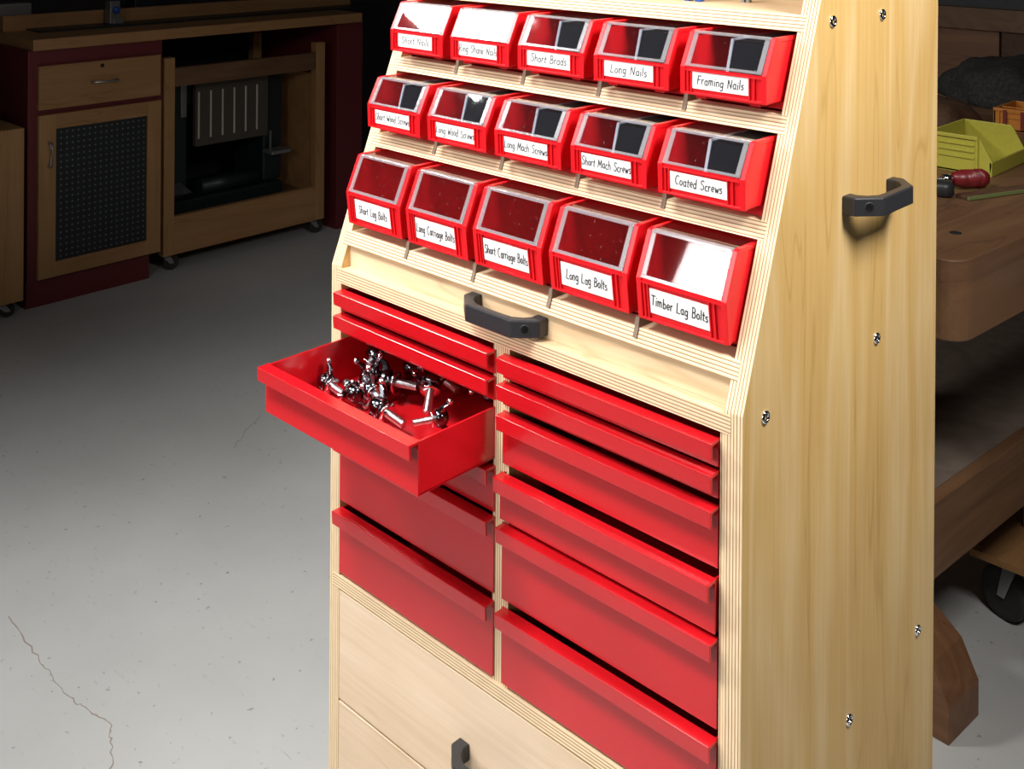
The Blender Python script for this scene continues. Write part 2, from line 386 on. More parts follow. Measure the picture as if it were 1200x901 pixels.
def handle(parent, mtx, name='handle'):
    """bar pull, length along X, mount plane y=0, sticks out to -Y; built then placed by mtx"""
    L = .0573; h = .0095
    out = [(-L, 0), (-L, -.0135), (-L+.0235, -.034), (L-.0235, -.034), (L, -.0135), (L, 0)]
    inn = [(L-.0155, 0), (L-.0150, -.0095), (L-.020, -.0175), (L-.030, -.0235), (L-.042, -.0245), (-L+.042, -.0245), (-L+.030, -.0235), (-L+.020, -.0175), (-L+.0150, -.0095), (-L+.0155, 0)]
    b = MB(); b.prism(out+inn, 2, -h, h, M['black_plastic'], bev=.0016, seg=2)
    for s in (-1, 1):   # screw holes in the chamfers
        c = Vector((s*(L-.0118), -.02375, 0)); n = Vector((s*.0205, -.0235, 0)).normalized()
        q = n.to_track_quat('Z', 'Y').to_matrix().to_4x4()
        b.lathe([(.0052, -.001), (.0052, .0003), (.0044, .0005), (.0040, .0002)], M['black_plastic'], 20, T(*c) @ q)
        b.lathe([(.0041, .00045), (0, .00045)], M['black_hole'], 20, T(*c) @ q)
    b.xf(mtx); return b.build(name, parent)
handle(cart, T(-.0025, .0145, .9148))
handle(spR, T(.300, .2405, 1.0578) @ RZ(PI/2))

# ---- red drawers
LIPH = .0165
def red_drawer(x0, x1, ztop, zbot, yo=0, deep=.30):
    dr = MB(); y = yo; mt = M['red_paint']; t = .0022
    dr.box(x0, x1, y, y+t, zbot, ztop, mt, .0006)                       # face
    dr.box(x0+.001, x0+.001+t, y+t, y+deep, zbot+.001, ztop-.0015, mt)
    dr.box(x1-.001-t, x1-.001, y+t, y+deep, zbot+.001, ztop-.0015, mt)
    dr.box(x0+.001, x1-.001, y+deep-t, y+deep, zbot+.001, ztop-.002, mt)
    dr.box(x0+.001, x1-.001, y+t, y+deep, zbot, zbot+.0018, mt)
    d = dr.build('drawer', cart)
    p = MB(); a, c = x0+.0015, x1+.0008
    yb = y-.0132
    p.prism([(y+.0006, ztop), (yb, ztop-.0002), (yb+.0010, ztop-LIPH), (yb+.0032, ztop-LIPH), (yb+.0030, ztop-.0035), (y+.0006, ztop-.0030)], 0, a, c-.0003, mt, bev=.0007, seg=3)
    p.build('drawer_lip', d)
    return d
tops = [.8762, .8472, .8150, .7505, .6950, .6035]
bots = [.8500, .8215, .7580, .7000, .6120, .5215]
for i, (zt, zb) in enumerate(zip(tops, bots)):
    red_drawer(-.2812, -.0098, zt, zb, -.1095 if i == 2 else 0)
    red_drawer(.0030, .2752, zt, zb, -.004 if i == 3 else 0)

# ---- wooden drawers
def wood_drawer(z0, z1):
    b = MB(); b.box(-.2800, .2800, 0, .018, z0, z1, M['maple_x'], .0008)
    b.box(-.27, -.258, .018, .36, z0+.01, z1-.012, M['maple_x']); b.box(.258, .27, .018, .36, z0+.01, z1-.012, M['maple_x'])
    b.box(-.27, .27, .35, .36, z0+.01, z1-.012, M['maple_x']); b.box(-.27, .27, .018, .36, z0+.01, z0+.018, M['maple_x'])
    return b.build('drawer', cart)
wd = wood_drawer(.3636, .4990); handle(wd, T(-.0025, 0, .4210))
wd2 = wood_drawer(.1310, .3606); handle(wd2, T(-.0025, 0, .2600))

# ------------------------------------------------------------------ hand lettering (strokes on a unit cap height)
import math as _m
def arc(cx, cy, rx, ry, a0, a1, n=9): return [(cx+rx*_m.cos(_m.radians(a0+(a1-a0)*i/n)), cy+ry*_m.sin(_m.radians(a0+(a1-a0)*i/n))) for i in range(n+1)]
def bowl(w=.44): return arc(.25, .28, .22, .28, 40, 400, 12)
GL = {
 'S': (.62, [arc(.32, .76, .24, .22, 30, 230, 8)+arc(.27, .26, .26, .27, 70, -150, 9)]),
 'L': (.55, [[(.08, 1), (.03, .02), (.5, 0)]]), 'N': (.72, [[(.05, 0), (.08, .95), (.55, .05), (.6, 1)]]),
 'R': (.66, [[(.06, 0), (.08, 1)], [(.06, .98)]+arc(.2, .75, .34, .25, 90, -90, 8)+[(.08, .5), (.58, 0)]]),
 'F': (.58, [[(.06, 0), (.08, .98), (.56, 1)], [(.08, .52), (.45, .55)]]),
 'W': (.88, [[(.04, 1), (.2, .02), (.4, .6), (.6, .02), (.82, 1)]]),
 'M': (.86, [[(.04, 0), (.12, 1), (.4, .3), (.68, 1), (.78, 0)]]),
 'B': (.62, [[(.06, 0), (.08, 1)], [(.06, 1)]+arc(.2, .76, .28, .24, 90, -90, 7)+[(.08, .52)]+arc(.22, .26, .32, .26, 90, -90, 7)+[(.05, 0)]]),
 'C': (.66, [arc(.36, .5, .31, .5, 50, 300, 12)]), 'T': (.62, [[(.0, 1), (.62, .98)], [(.3, 1), (.28, 0)]]),
 'a': (.54, [arc(.24, .27, .20, .27, 45, 330, 10), [(.42, .55), (.42, .1), (.5, 0)]]),
 'b': (.52, [[(.05, 1), (.05, 0)], arc(.24, .27, .20, .27, 160, -170, 11)]),
 'c': (.46, [arc(.25, .28, .2, .28, 50, 310, 10)]),
 'd': (.54, [arc(.22, .27, .20, .27, 40, 330, 10), [(.43, 1), (.42, 0)]]),
 'e': (.48, [[(.06, .26), (.40, .32)]+arc(.23, .3, .19, .27, 10, 310, 10)]),
 'g': (.52, [arc(.22, .28, .19, .26, 40, 330, 10), [(.42, .54), (.42, -.2)]+arc(.24, -.2, .18, .16, 0, -150, 6)]),
 'h': (.54, [[(.06, 1), (.05, 0)], [(.05, .3)]+arc(.24, .34, .18, .22, 160, 0, 7)+[(.43, 0)]]),
 'i': (.2, [[(.08, .52), (.08, 0)], [(.1, .76), (.11, .80)]]),
 'k': (.5, [[(.06, 1), (.05, 0)], [(.4, .56), (.07, .25), (.42, 0)]]),
 'l': (.2, [[(.09, 1), (.07, 0)]]),
 'm': (.78, [[(.05, .55), (.05, 0)], [(.05, .3)]+arc(.2, .34, .14, .2, 160, 0, 6)+[(.35, 0)], [(.35, .3)]+arc(.5, .34, .14, .2, 160, 0, 6)+[(.65, 0)]]),
 'n': (.52, [[(.05, .55), (.05, 0)], [(.05, .3)]+arc(.23, .34, .18, .21, 160, 0, 7)+[(.42, 0)]]),
 'o': (.5, [arc(.23, .28, .2, .27, 80, 440, 12)]),
 'r': (.38, [[(.05, .55), (.05, 0)], [(.05, .3)]+arc(.22, .36, .16, .19, 160, 60, 5)]),
 's': (.42, [arc(.2, .41, .15, .14, 40, 220, 6)+arc(.17, .15, .17, .15, 70, -140, 7)]),
 't': (.36, [[(.15, .85), (.13, .05), (.28, 0)], [(0, .56), (.32, .58)]]),
 'w': (.64, [[(.03, .55), (.16, .02), (.3, .42), (.44, .02), (.58, .56)]]),
 ' ': (.42, [])}
def lettering(text, h, xmax, jitter):
    """flat pen strokes in the XZ plane, centred on 0, facing -Y"""
    rnd = random.Random(jitter); w = sum(GL[c][0]+.10 for c in text)-.1; sx = h
    if w*sx > xmax: sx = xmax/w
    x = -w*sx/2; r = bmesh.new(); th = h*.105
    for c in text:
        adv, strokes = GL[c]; dy = rnd.uniform(-.05, .05)*h; sc = rnd.uniform(.94, 1.06)
        for st in strokes:
            P = [Vector((x+(p[0]+.16*p[1])*sx, 0, (p[1]*sc-.42)*h+dy)) for p in st]
            for a, b_ in zip(P, P[1:]):
                d = b_-a
                if d.length < 1e-7: continue
                d.normalize(); n = Vector((-d.z, 0, d.x))*th/2; e = d*th*.3
                vs = [a-e+n, a-e-n, b_+e-n, b_+e+n]
                f0 = [r.verts.new(v) for v in vs]; f1 = [r.verts.new(v+Vector((0, -.00012, 0))) for v in vs]
                r.faces.new(f0); r.faces.new(f1[::-1])
                for i in range(4): r.faces.new([f0[i], f1[i], f1[(i+1) % 4], f0[(i+1) % 4]])
        x += (adv+.10)*sx
    bmesh.ops.recalc_face_normals(r, faces=r.faces)
    b = MB(); b.mi(M['ink']); b._add(r); return b

# ------------------------------------------------------------------ lidded bins
def bin_parts(H, zb, zn, yn, yt, Lb, w):
    """H height, zb belly height (front most, y=0), (yn,zn) nose, (yt,H) lid corner"""
    R = M['red_plastic']; hw = w/2; t = .0026
    body = MB()
    prof = [(yn, zn), (0, zb), (yt, H-.001), (yt+.004, H), (Lb, H), (Lb, 0), (.036, 0), (.033, zn-.001)]
    for s in (-1, 1):
        body.prism(prof, 0, s*(hw-t), s*hw, R, bev=.0006)
        # flange bands along the sloped and top rims
        q = [(0-.0012, zb-.001), (yt-.0012, H), (yt+.004, H+.0012), (Lb, H+.0012), (Lb, H-.003), (yt+.005, H-.003), (yt+.0028, H-.004), (.0032, zb)]
        body.prism(q, 0, s*(hw-.0046), s*(hw+.0008), R, bev=.0005)
        # front corner flange
        q = [(yn-.0014, zn-.0008), (-.0014, zb), (.003, zb), (yn+.003, zn-.0008)]
        body.prism(q, 0, s*(hw-.0050), s*(hw+.0006), R, bev=.0005)
    body.prism([(yn+.001, zn), (.001, zb-.001), (.001+t, zb-.001), (yn+.001+t, zn)], 0, -hw+t, hw-t, R)      # front wall
    body.prism([(yn-.0012, zn-.001), (yn-.0012, zn+.0015), (yn+.004, zn+.0015), (yn+.004, zn-.001)], 0, -hw, hw, R, bev=.0005)
    body.prism([(yn, zn-.001), (yn, zn+.001), (.034, zn+.0005), (.034, zn-.0015)], 0, -hw+.001, hw-.001, R)     # underside behind nose
    body.box(-hw+.001, hw-.001, .0335, Lb, .0002, .0026, R); body.box(-hw+.001, hw-.001, .0335, .036, .0005, zn, R)
    body.box(-hw+.001, hw-.001, Lb-t, Lb, 0, H-.001, R)
    for s in (-.031, .031): body.box(s-.006, s+.006, yn+.008, .034, zn-.0055, zn, R, .0006)                      # little feet under the nose
    # label frame ribs
    def onfront(z, out): f = (z-zn)/(zb-zn); return yn*(1-f)-out
    for x in (-hw+.0085, -hw+.0125, hw-.0185, hw-.0130):
        body.prism([(onfront(zn, .0012), zn+.001), (onfront(zb, .0012), zb-.0035), (onfront(zb, -.0016), zb-.0035), (onfront(zn, -.0016), zn+.001)], 0, x-.0007, x+.0007, R, bev=.0003)
    body.prism([(onfront(zb, .0010), zb-.0042), (onfront(zb, .0010), zb-.0030), (onfront(zb, -.0016), zb-.0030), (onfront(zb, -.0016), zb-.0042)], 0, -hw+.004, hw-.004, R)
    lid = MB(); C = M['clear']; xi = hw-.0052; e = .0014
    n = Vector((0, -(H-zb), yt)).normalized()          # outward normal of the sloped window
    lid.prism([(.0004, zb+.0006), (yt, H-.0006), (yt+.0014, H-.0012), (.0018, zb+.0002)], 0, -xi, xi, C)
    lid.prism([(yt, H-.0002), (yt+.002, H+.0004), (Lb-.003, H+.0004), (Lb-.003, H-.0008), (yt+.002, H-.0010)], 0, -xi, xi, C)
    rim = MB(); F = M['frost']
    def P(f, o): return (yt*f+n.y*o, zb+(H-zb)*f+n.z*o)
    rim.prism([P(.0, .0002), P(.0, .0024), P(.075, .0024), P(.075, .0002)], 0, -xi, xi, F, bev=.0004)
    rim.prism([P(.95, .0002), P(.95, .0014), P(1.01, .0016), (yt+.004, H+.0012), (yt+.004, H+.0004)], 0, -xi, xi, F, bev=.0003)
    for s in (-1, 1):
        rim.prism([P(.075, .0002), P(.075, .0018), P(.95, .0014), P(.95, .0002)], 0, s*(xi-.0052), s*xi, F, bev=.0003)
    return body, lid, rim
rows = [  # y0, zs, H, belly z, nose z, nose y, lid corner y, depth, width, names
 (.0065, .9457, .0955, .0530, .0132, .0050, .0185, .200, .1012, ['Short Lag Bolts', 'Long Carriage Bolts', 'Short Carriage Bolts', 'Long Lag Bolts', 'Timber Lag Bolts']),
 (.0385, 1.0634, .0725, .0412, .0125, .0015, .0165, .190, .0985, ['Short Wood Screws', 'Long Wood Screws', 'Long Mach Screws', 'Short Mach Screws', 'Coated Screws']),
 (.0757, 1.1579, .0725, .0390, .0120, .0005, .0170, .180, .0980, ['Short Nails', 'Ring Shank Nails', 'Short Brads', 'Long Nails', 'Framing Nails'])]
descr = {'Short Nails': 'glare-whitened lid', 'Ring Shank Nails': 'lid fully whitened by glare'}
rn = ['bottom', 'middle', 'top']
for ri, (y0, zs, H, zb, zn, yn, yt, Lb, w, names) in enumerate(rows):
    proto = None
    for i, nm in enumerate(names):
        x = -.2273+.1137*i
        if proto is None:
            root = empty('parts_bin', (x, y0, zs)); proto = root
            body, lid, rim = bin_parts(H, zb, zn, yn, yt, Lb, w)
            body.build('bin_body', root); lo = lid.build('lid', root); rim.build('lid_rim', lo)
            base = [c for c in children(root)]
        else:
            root = proto.copy(); COL.objects.link(root); root.location = (x, y0, zs)
            for c in base: copy_tree(c, root)
        if ri > 0:
            d = MB(); d.prism([(.0035, zb-.018), (yt+.0005, H-.0035), (Lb-.004, H-.0035), (Lb-.004, .003), (.036, .003), (.036, zn+.002)], 0, -.0016, .0016, M['grey_strip']); d.build('divider', root)  # thin grey upright strip at mid width
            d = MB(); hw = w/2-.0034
            d.prism([(.0045, zb-.012), (yt+.0018, H-.0050), (Lb-.005, H-.0050), (Lb-.005, .003), (.036, .003), (.036, zn+.003), (.006, zn+.003)], 0, .0022, hw-.003, M['dark_block']); d.build('dark_half', root)  # near-black block filling the right half of the bin
        # label card, tilted with the front wall
        lw, lh = .0675, (.0245 if ri == 0 else .0172); zc = zn+(.0195 if ri == 0 else .0140)
        ang = math.atan2(yn, zb-zn); f = (zc-zn)/(zb-zn); yc = yn*(1-f)+.0002
        Mx = T(-.0030, yc, zc) @ RX(ang)
        c = MB(); c.box(-lw/2, lw/2, -.0003, .0003, -lh/2, lh/2, M['card']); c.xf(Mx); card = c.build('label_card', root)
        g = lettering(nm, .0098 if ri == 0 else .0088, lw*(.96 if len(nm) > 15 else .8), nm); g.xf(T(-.0030, yc-.0004, zc) @ RX(ang)); g.build('lettering', card)
        side = ['left end', 'second from left', 'middle', 'second from right', 'right end'][i]
        tag(root, 'red lidded bin with card reading %s, %s, %s shelf' % (nm, side, rn[ri]), 'parts bin', 'red parts bins on the sloped shelves')
# a few bolts seen through the bottom-row lids
def bolt_thing(loc, rot, label, grp, L=.05, r=.004):
    root = empty('hex_bolt', loc); root.rotation_euler = rot
    pr = [(r, 0)]
    k = 0; z = .001
    while z < L: pr += [(r, z), (r*.86, z+.0007), (r, z+.0014)]; z += .0014
    b = MB(); b.lathe(pr+[(r*.7, L+.001)], M['steel'], 12); b.build('shank', root)
    b = MB(); b.lathe([(r*1.9, -.005), (r*2, -.004), (r*2, -.0005), (r*1.9, 0)], M['steel'], 6); b.build('head', root)
    return tag(root, label, 'bolt', grp)
for bi, xs, pts in ((1, -.1136, [(.012, .052, .35, 'short bolt end glinting at the right of the Long Carriage Bolts bin')]),
                    (2, .0, [(-.012, .062, .30, 'long threaded steel bolt on the floor of the Short Carriage Bolts bin'), (.004, .080, -.15, 'steel bolt lying behind the long one in the Short Carriage Bolts bin')])):
    for dx, yy, a_, lab in pts:
        bolt_thing((xs+dx-.016, yy+.0065, .9457+.0107), (PI/2, 0, PI/2+a_), lab, 'steel bolts inside the bottom shelf bins', L=.040)

# ------------------------------------------------------------------ wing bolts in the open drawer
ZD = .7600
def wing_proto():
    root = empty('wing_bolt')
    r = .0040; L = .025; pr = []; z = 0
    while z < L: pr += [(r, z), (r*.80, z+.0008), (r, z+.0016)]; z += .0016
    b = MB(); b.lathe(pr+[(r*.7, L+.001), (0, L+.001)], M['steel'], 16); b.build('threaded_shank', root)
    b = MB(); b.lathe([(.0080, 0), (.0100, -.002), (.0092, -.009), (.007, -.0135), (.005, -.0145), (0, -.0145)], M['chrome_dark'], 20)
    for s in (-1, 1):
        pts = [(s*.005, -.002), (s*.010, -.004), (s*.0155, -.0085), (s*.0175, -.0135), (s*.0215, -.0165), (s*.0185, -.0175), (s*.0145, -.0150), (s*.011, -.0115), (s*.005, -.0105)]
        b.prism(pts, 1, -.0028, .0028, M['chrome_dark'], bev=.001)
        b.lathe([(0, -.0036), (.0026, -.003), (.0036, 0), (.0026, .003), (0, .0036)], M['chrome'], 12, T(s*.0195, 0, -.0168) @ RX(PI/2))
    b.build('wing_head', root)
    b = MB(); b.lathe([(.0042, .004), (.0095, .004), (.0098, .0048), (.0095, .0056), (.0042, .0056)], M['chrome'], 28); b.build('washer', root)
    return root
wp = wing_proto(); first = True
# x, y, z of the head; direction of the shank (unit-ish), roll, scale, label
WB = [
 ((-.2480, -.0420, .0190), (1, .02, -.16), 1.0, 1.1, 'chrome wing bolt nearest the left front corner of the open drawer, washer on its shank'),
 ((-.2420, .0200, .0340), (-.02, -.55, -.70), .4, 1.22, 'wing bolt standing head up with a broad bright washer, centre left of the open drawer'),
 ((-.2130, -.0330, .0190), (-.9, .35, -.05), .2, 1.15, 'short chrome wing bolt just left below the broad washer in the open drawer'),
 ((-.1900, .0060, .0210), (1, .42, -.02), .9, 1.35, 'wing bolt lying level with its long thread pointing right, middle of open drawer'),
 ((-.1340, .0200, .0320), (.55, -.72, -.62), .3, 1.25, 'dark wing bolt tipped down on its thread at the right of the open drawer'),
 ((-.1450, -.0430, .0210), (1, .10, -.22), 1.0, 1.25, 'wing bolt against the front wall of the open drawer, thread towards the right corner'),
 ((-.2080, .0640, .0190), (.6, .8, -.1), .8, 1.2, 'wing bolt in deep shade behind the broad washer in the open drawer'),
 ((-.0870, -.0160, .0170), (-.5, -1, -.05), 1.3, 1.0, 'small dark wing bolt in the right front corner of the open drawer'),
 ((-.0960, .0820, .0190), (-.6, .8, -.1), .2, 1.1, 'wing bolt far back at the right side of the open drawer'),
 ((-.1780, -.0300, .0200), (.9, -.25, 0), 1.5, 1.15, 'wing bolt with a flat bright wing in the middle of the open drawer front'),
 ((-.1600, .0640, .0190), (1, -.2, -.05), .5, 1.2, 'shaded wing bolt behind the long level thread in the open drawer'),
 ((-.2220, .0050, .0160), (.3, .9, -.1), .9, 1.15, 'wing bolt lying under the tilted bright washer in the open drawer'),
 ((-.2060, -.0080, .0330), (-.4, .5, -.5), 2.0, 1.0, 'small wing bolt heaped on the others at the centre of the open drawer')]
wp.rotation_euler = (0, 0, 0)
for p_, d, roll, s, lab in WB:
    o = wp if first else copy_tree(wp); first = False
    q = Vector(d).normalized().to_track_quat('Z', 'Y').to_matrix().to_4x4() @ RZ(roll)
    lo = min((q @ v.co).z for c_ in children(wp) for v in c_.data.vertices)*s
    o.location = (p_[0], p_[1], max(ZD-lo+.0003, ZD+p_[2])); o.rotation_euler = q.to_euler(); o.scale = (s, s, s)
    tag(o, lab, 'wing bolt', 'wing bolts in the open red drawer')

# ------------------------------------------------------------------ things on the cart's top shelf
t = tag(empty('blue_holder', (.118, .186, 1.2518)), 'small blue footed holder at the back of the cart top shelf', 'holder')
b = MB()
for x in (-.0075, .0075): b.box(x-.0032, x+.0032, -.005, .005, 0, .012, M['blue'], .001)
b.box(-.011, .011, -.005, .005, .010, .05, M['blue'], .001); b.build('body', t)
t = tag(empty('metal_bracket', (.1665, .217, 1.2518)), 'small dark two-pronged metal bracket standing on the cart top shelf', 'bracket')
b = MB()
for x in (-.003, .003): b.box(x-.0018, x+.0018, -.003, .003, 0, .016, M['grey_metal'])
b.box(-.006, .006, -.003, .003, .014, .045, M['grey_metal'], .0008); b.build('prongs', t)

# ------------------------------------------------------------------ background left: cabinets
X0 = -2.87
def bar_pull(parent, p0, p1, out, r=.004):
    p0, p1, out = Vector(p0), Vector(p1), Vector(out)
    d = (p1-p0).normalized()
    b = MB(); b.tube([p0, p0+out*.8, p0+out+d*.006, p1+out-d*.006, p1+out*.8, p1], r, M['steel'], 8); return b.build('pull', parent)
t = tag(empty('base_cabinet', (X0, .92, 0)), 'dark red base cabinet with amber drawer front and mesh-panelled door', 'cabinet')
b = MB(); RC = M['red_cabinet']
b.box(-.60, 0, -.229, .255, .09, .8625, RC, .002); b.box(-.58, -.012, -.227, .215, 0, .09, RC)
b.build('carcass', t)
d = one('drawer_front', t, 'box', 0, .018, -.2, .241, .6628, .8095, M['amber_y'], bev=.0015)
bar_pull(d, (.018, -.018, .7395), (.018, .070, .7395), (.022, 0, 0)); b = MB(); b.lathe([(.0065, 0), (.0065, .0022), (0, .0022)], M['black_hole'], 16, T(.018, .0195, .7925) @ RY(PI/2)); b.build('lock', d)
b = MB(); AM = M['amber_z']; AY = M['amber_y']
b.box(0, .019, -.2, -.141, .0975, .645, AM, .001); b.box(0, .019, .190, .243, .0975, .645, AM, .001)
b.box(0, .0186, -.141, .190, .595, .645, AY, .001); b.box(0, .0186, -.141, .190, .0975, .148, AY, .001)
dd = b.build('door', t); bar_pull(dd, (.019, -.166, .474), (.019, -.166, .552), (.022, 0, 0), .0045)
mm = mat('perforated_dark_mesh', (.03, .035, .038), .5, .4); tt = NT(mm)
v = tt.coord((0, 1/.02, 1/.02)); vo = tt.n('ShaderNodeTexVoronoi'); vo.inputs['Scale'].default_value = 1; vo.inputs['Randomness'].default_value = 0; tt.l(v, vo.inputs['Vector'])
rr = tt.ramp(vo.outputs['Distance'], [(.13, (.16, .17, .17)), (.2, (.028, .033, .036))]); tt.l(rr.outputs[0], tt.b.inputs['Base Color'])
one('mesh_panel', dd, 'box', .004, .010, -.142, .191, .147, .596, mm)
t = tag(empty('base_cabinet', (X0, 2.08, 0)), 'dark red end cabinet wall carrying the right end of the long countertop', 'cabinet')
one('carcass', t, 'box', -.6, -.02, -.10, .035, 0, .8625, RC, bev=.002)
o = one('countertop', None, 'box', -.70, .02, -.69, .69, -.019, .019, M['amber_y'], bev=.002); o.location = (X0-.0, 1.39, .8815)
tag(o, 'long amber wood countertop over the dark red cabinets', 'countertop')
# fence on the counter
t = tag(empty('wooden_fence', (-3.15, 1.5, .9005)), 'long wooden fence board lying along the back of the countertop', 'fence')
one('board', t, 'box', -.03, 0, -.78, .75, .0, .054, M['amber_y'], bev=.001); one('base_strip', t, 'box', -.0, .12, -.7, .75, 0, .006, M['dark_machine'])
t = tag(empty('stop_block', (-3.10, 1.10, .9070)), 'small pale stop block with blue knob on the countertop fence', 'stop block')
b = MB(); b.box(-.02, .02, -.02, .02, 0, .085, M['grey_metal'], .003); b.box(.02, .028, -.012, .03, 0, .018, M['grey_metal'], .002); b.build('block', t)
b = MB(); b.lathe([(.012, 0), (.013, .004), (.013, .014), (.009, .018), (0, .018)], M['blue'], 18, T(.02, 0, .052) @ RY(PI/2)); b.build('knob', t)
for yy, w_, h_, lab in ((.79, .06, .09, 'grey metal box standing behind the fence at the countertop left end'), (1.30, .05, .10, 'dark machine block behind the fence middle on the countertop')):
    o = one('tool_block', None, 'box', -.04, .04, -w_, w_, 0, h_, M['grey_metal' if yy < 1 else 'dark_machine'], bev=.004); o.location = (-3.26, yy, .9010); tag(o, lab, 'tool')
# rolling stand
t = tag(empty('rolling_tool_stand', (X0, 1.55, 0)), 'amber wood rolling stand holding a dark machine under the countertop', 'tool stand')
for y0_, y1_ in ((-.365, -.3225), (.3115, .3535)):
    b = MB(); b.box(-.04, 0, y0_, y1_, .066, .7905, AM, .0015); b.box(-.50, -.46, y0_, y1_, .066, .7905, AM, .0015); b.box(-.46, -.04, y0_+.008, y1_-.008, .066, .66, M['amber_y']); b.build('side_frame', t)
one('top_rail', t, 'box', -.030, -.004, -.3225, .3115, .682, .7505, M['oak_dark'], bev=.001)
one('bottom_rail', t, 'box', -.026, -.002, -.3225, .3115, .066, .205, M['amber_y'], bev=.001)
one('tray_board', t, 'box', -.50, -.027, -.32, .31, .16, .178, M['oak_dark'])
for x in (-.05, -.45):
    for y in (-.33, .325): caster(t, x, y, .0655, .03)
# machine
t = tag(empty('bench_machine', (X0-.24, 1.53, .1785)), 'dark benchtop machine with a slotted panel inside the rolling stand', 'machine')
b = MB(); DM = M['dark_machine']
b.box(-.16, .14, -.26, .24, 0, .05, DM, .006); b.box(-.12, .10, -.27, -.17, .05, .52, DM, .008); b.box(-.12, .10, .17, .26, .05, .52, DM, .008)
b.box(-.12, .08, -.2, .2, .40, .50, DM, .01); b.lathe([(.03, -.16), (.03, .1)], DM, 18, T(.10, -.02, .08) @ RX(PI/2)); b.build('housing', t)
one('column', t, 'box', .10, .112, -.262, -.235, .29, .46, M['grey_metal'], bev=.002)
one('column', t, 'box', .10, .112, -.205, -.180, .36, .50, M['grey_metal'], bev=.002)
sp = one('slotted_panel', t, 'box', .11, .135, -.155, .170, .245, .500, M['slot_panel'], bev=.002)
for k in range(6): one('slat', sp, 'box', .1345, .1385, -.147+.052*k, -.140+.052*k, .275, .455, M['ivory'], bev=.001)
b = MB(); b.prism([(.10, .02), (.19, .0), (.19, -.0), (.10, -.04)], 1, -.28, -.2, M['grey_metal']); b.xf(T(0, 0, .09)); b.build('tray_wing', t)
b = MB(); b.box(.11, .18, .16, .25, .17, .185, M['grey_metal'], .003); b.box(.135, .142, .175, .182, .185, .262, M['grey_metal']); b.build('crank', t)
# left amber cabinet
t = tag(empty('rolling_cabinet', (-2.82, .36, 0)), 'plain amber wood rolling cabinet at the far left edge', 'cabinet')
one('carcass', t, 'box', -.55, 0, -.3, .300, .055, .6195, AM, bev=.002)
for y in (-.24, .245):
    caster(t, -.05, y, .0545, .024); caster(t, -.45, y, .0545, .024)
t = tag(empty('wooden_tray', (-3.02, .48, .6200)), 'dark wooden tray with sloped end on the left rolling cabinet', 'tray')
b = MB(); b.box(-.16, .14, -.22, .08, 0, .012, M['oak_dark']); b.prism([(.08, 0), (.165, .0), (.165, .05), (.14, .06)], 1, .10, .112, M['amber_y']); b.box(.128, .14, -.22, .10, .0, .085, M['canvas'], .002); b.box(-.16, -.148, -.22, .08, 0, .10, M['oak_dark']); b.build('tray_body', t)

# ------------------------------------------------------------------ workbench on the right
A = math.radians(-4.4)
bench = tag(empty('workbench', (.2187, .7339, 0), A), 'heavy dark oiled wood workbench behind the right side of the cart', 'workbench')
OK = M['oak_dark']
# bench local: +Y away along its front edge, front edge at x=0, body towards -x
b = MB(); c = .038; n = 6
pl = [(0, 2.1), (0, .0)]
for k in range(1, n+1): a_ = PI/2*k/n; pl.append((-c+c*_m.cos(a_), .0-c*_m.sin(a_)))
pl += [(-.62, -.038), (-.62, 2.1)]
b.prism(pl, 2, .746, .8615, OK, bev=.002); tp = b.build('bench_top', bench)
b = MB(); b.lathe([(.009, -.001), (.009, .0006), (0, .0006)], M['black_hole'], 16, T(-.075, .10, .8615)); b.build('dog_hole', tp)
for y in (.28, 1.75):
    b = MB(); b.box(-.50, -.32, y-.03, y+.05, .15, .746, M['oak_x'], .003); b.build('leg', bench)
    f = MB(); y0_ = y-.088; f.prism([(-.125, 0), (-.125, .060), (-.155, .118), (-.21, .158), (-.55, .158), (-.63, .06), (-.63, 0), (-.55, 0), (-.5, .02), (-.25, .02), (-.22, 0)], 1, y0_, y0_+.105, M['oak_x'], bev=.002); f.build('foot', bench)
one('stretcher', bench, 'box', -.155, -.132, .10, 1.9, .283, .405, OK, bev=.002)
one('stretcher', bench, 'box', -.60, -.577, .10, 1.9, .283, .405, OK, bev=.002)
one('lower_shelf', bench, 'box', -.577, -.155, .10, 1.9, .389, .4045, M['shelf_board'])

def open_bin(loc, rz, L, Wd, H, m, label, name='open_bin'):
    t = tag(empty(name, loc, rz), label, 'bin'); b = MB(); t_ = .004
    # front (low wall) at +X, walls along X
    for s in (0, 1):
        y = 0 if s == 0 else Wd
        b.prism([(0, 0), (L, 0), (L+.004, .026), (L-.016, H-.008), (L-.022, H), (0, H)], 1, y, y+(t_ if s == 0 else -t_), m, bev=.001)
    b.box(0, L, 0, Wd, 0, t_, m); b.box(0, t_, 0, Wd, 0, H, m); b.box(L-.002, L+.003, 0, Wd, 0, .027, m, .001)
    b.prism([(0, H-.006), (L-.022, H-.006), (L-.022, H+.001), (0, H+.001)], 1, -.003, .002, m, bev=.0008)
    for k in range(3): b.box(.02, L-.03, -.0022, 0, .028+.012*k, .0305+.012*k, m)
    for x in (.012, L-.024): b.box(x-.002, x+.002, -.003, 0, .004, H-.006, m)
    b.build('bin_body', t); return t
open_bin((-.060, 1.235, .8618), 0, .116, .17, .070, M['yellow_plastic'], 'yellow open-front plastic bin on the workbench')
t = open_bin((-.110, 1.70, .8618), 0, .13, .13, .048, M['orange_plastic'], 'orange open bin with dark red bands behind the yellow bin')
b = MB()
for x in (.022, .060): b.box(x, x+.008, -.0045, -.0025, .006, .046, M['brick_red'])
b.build('band', t)
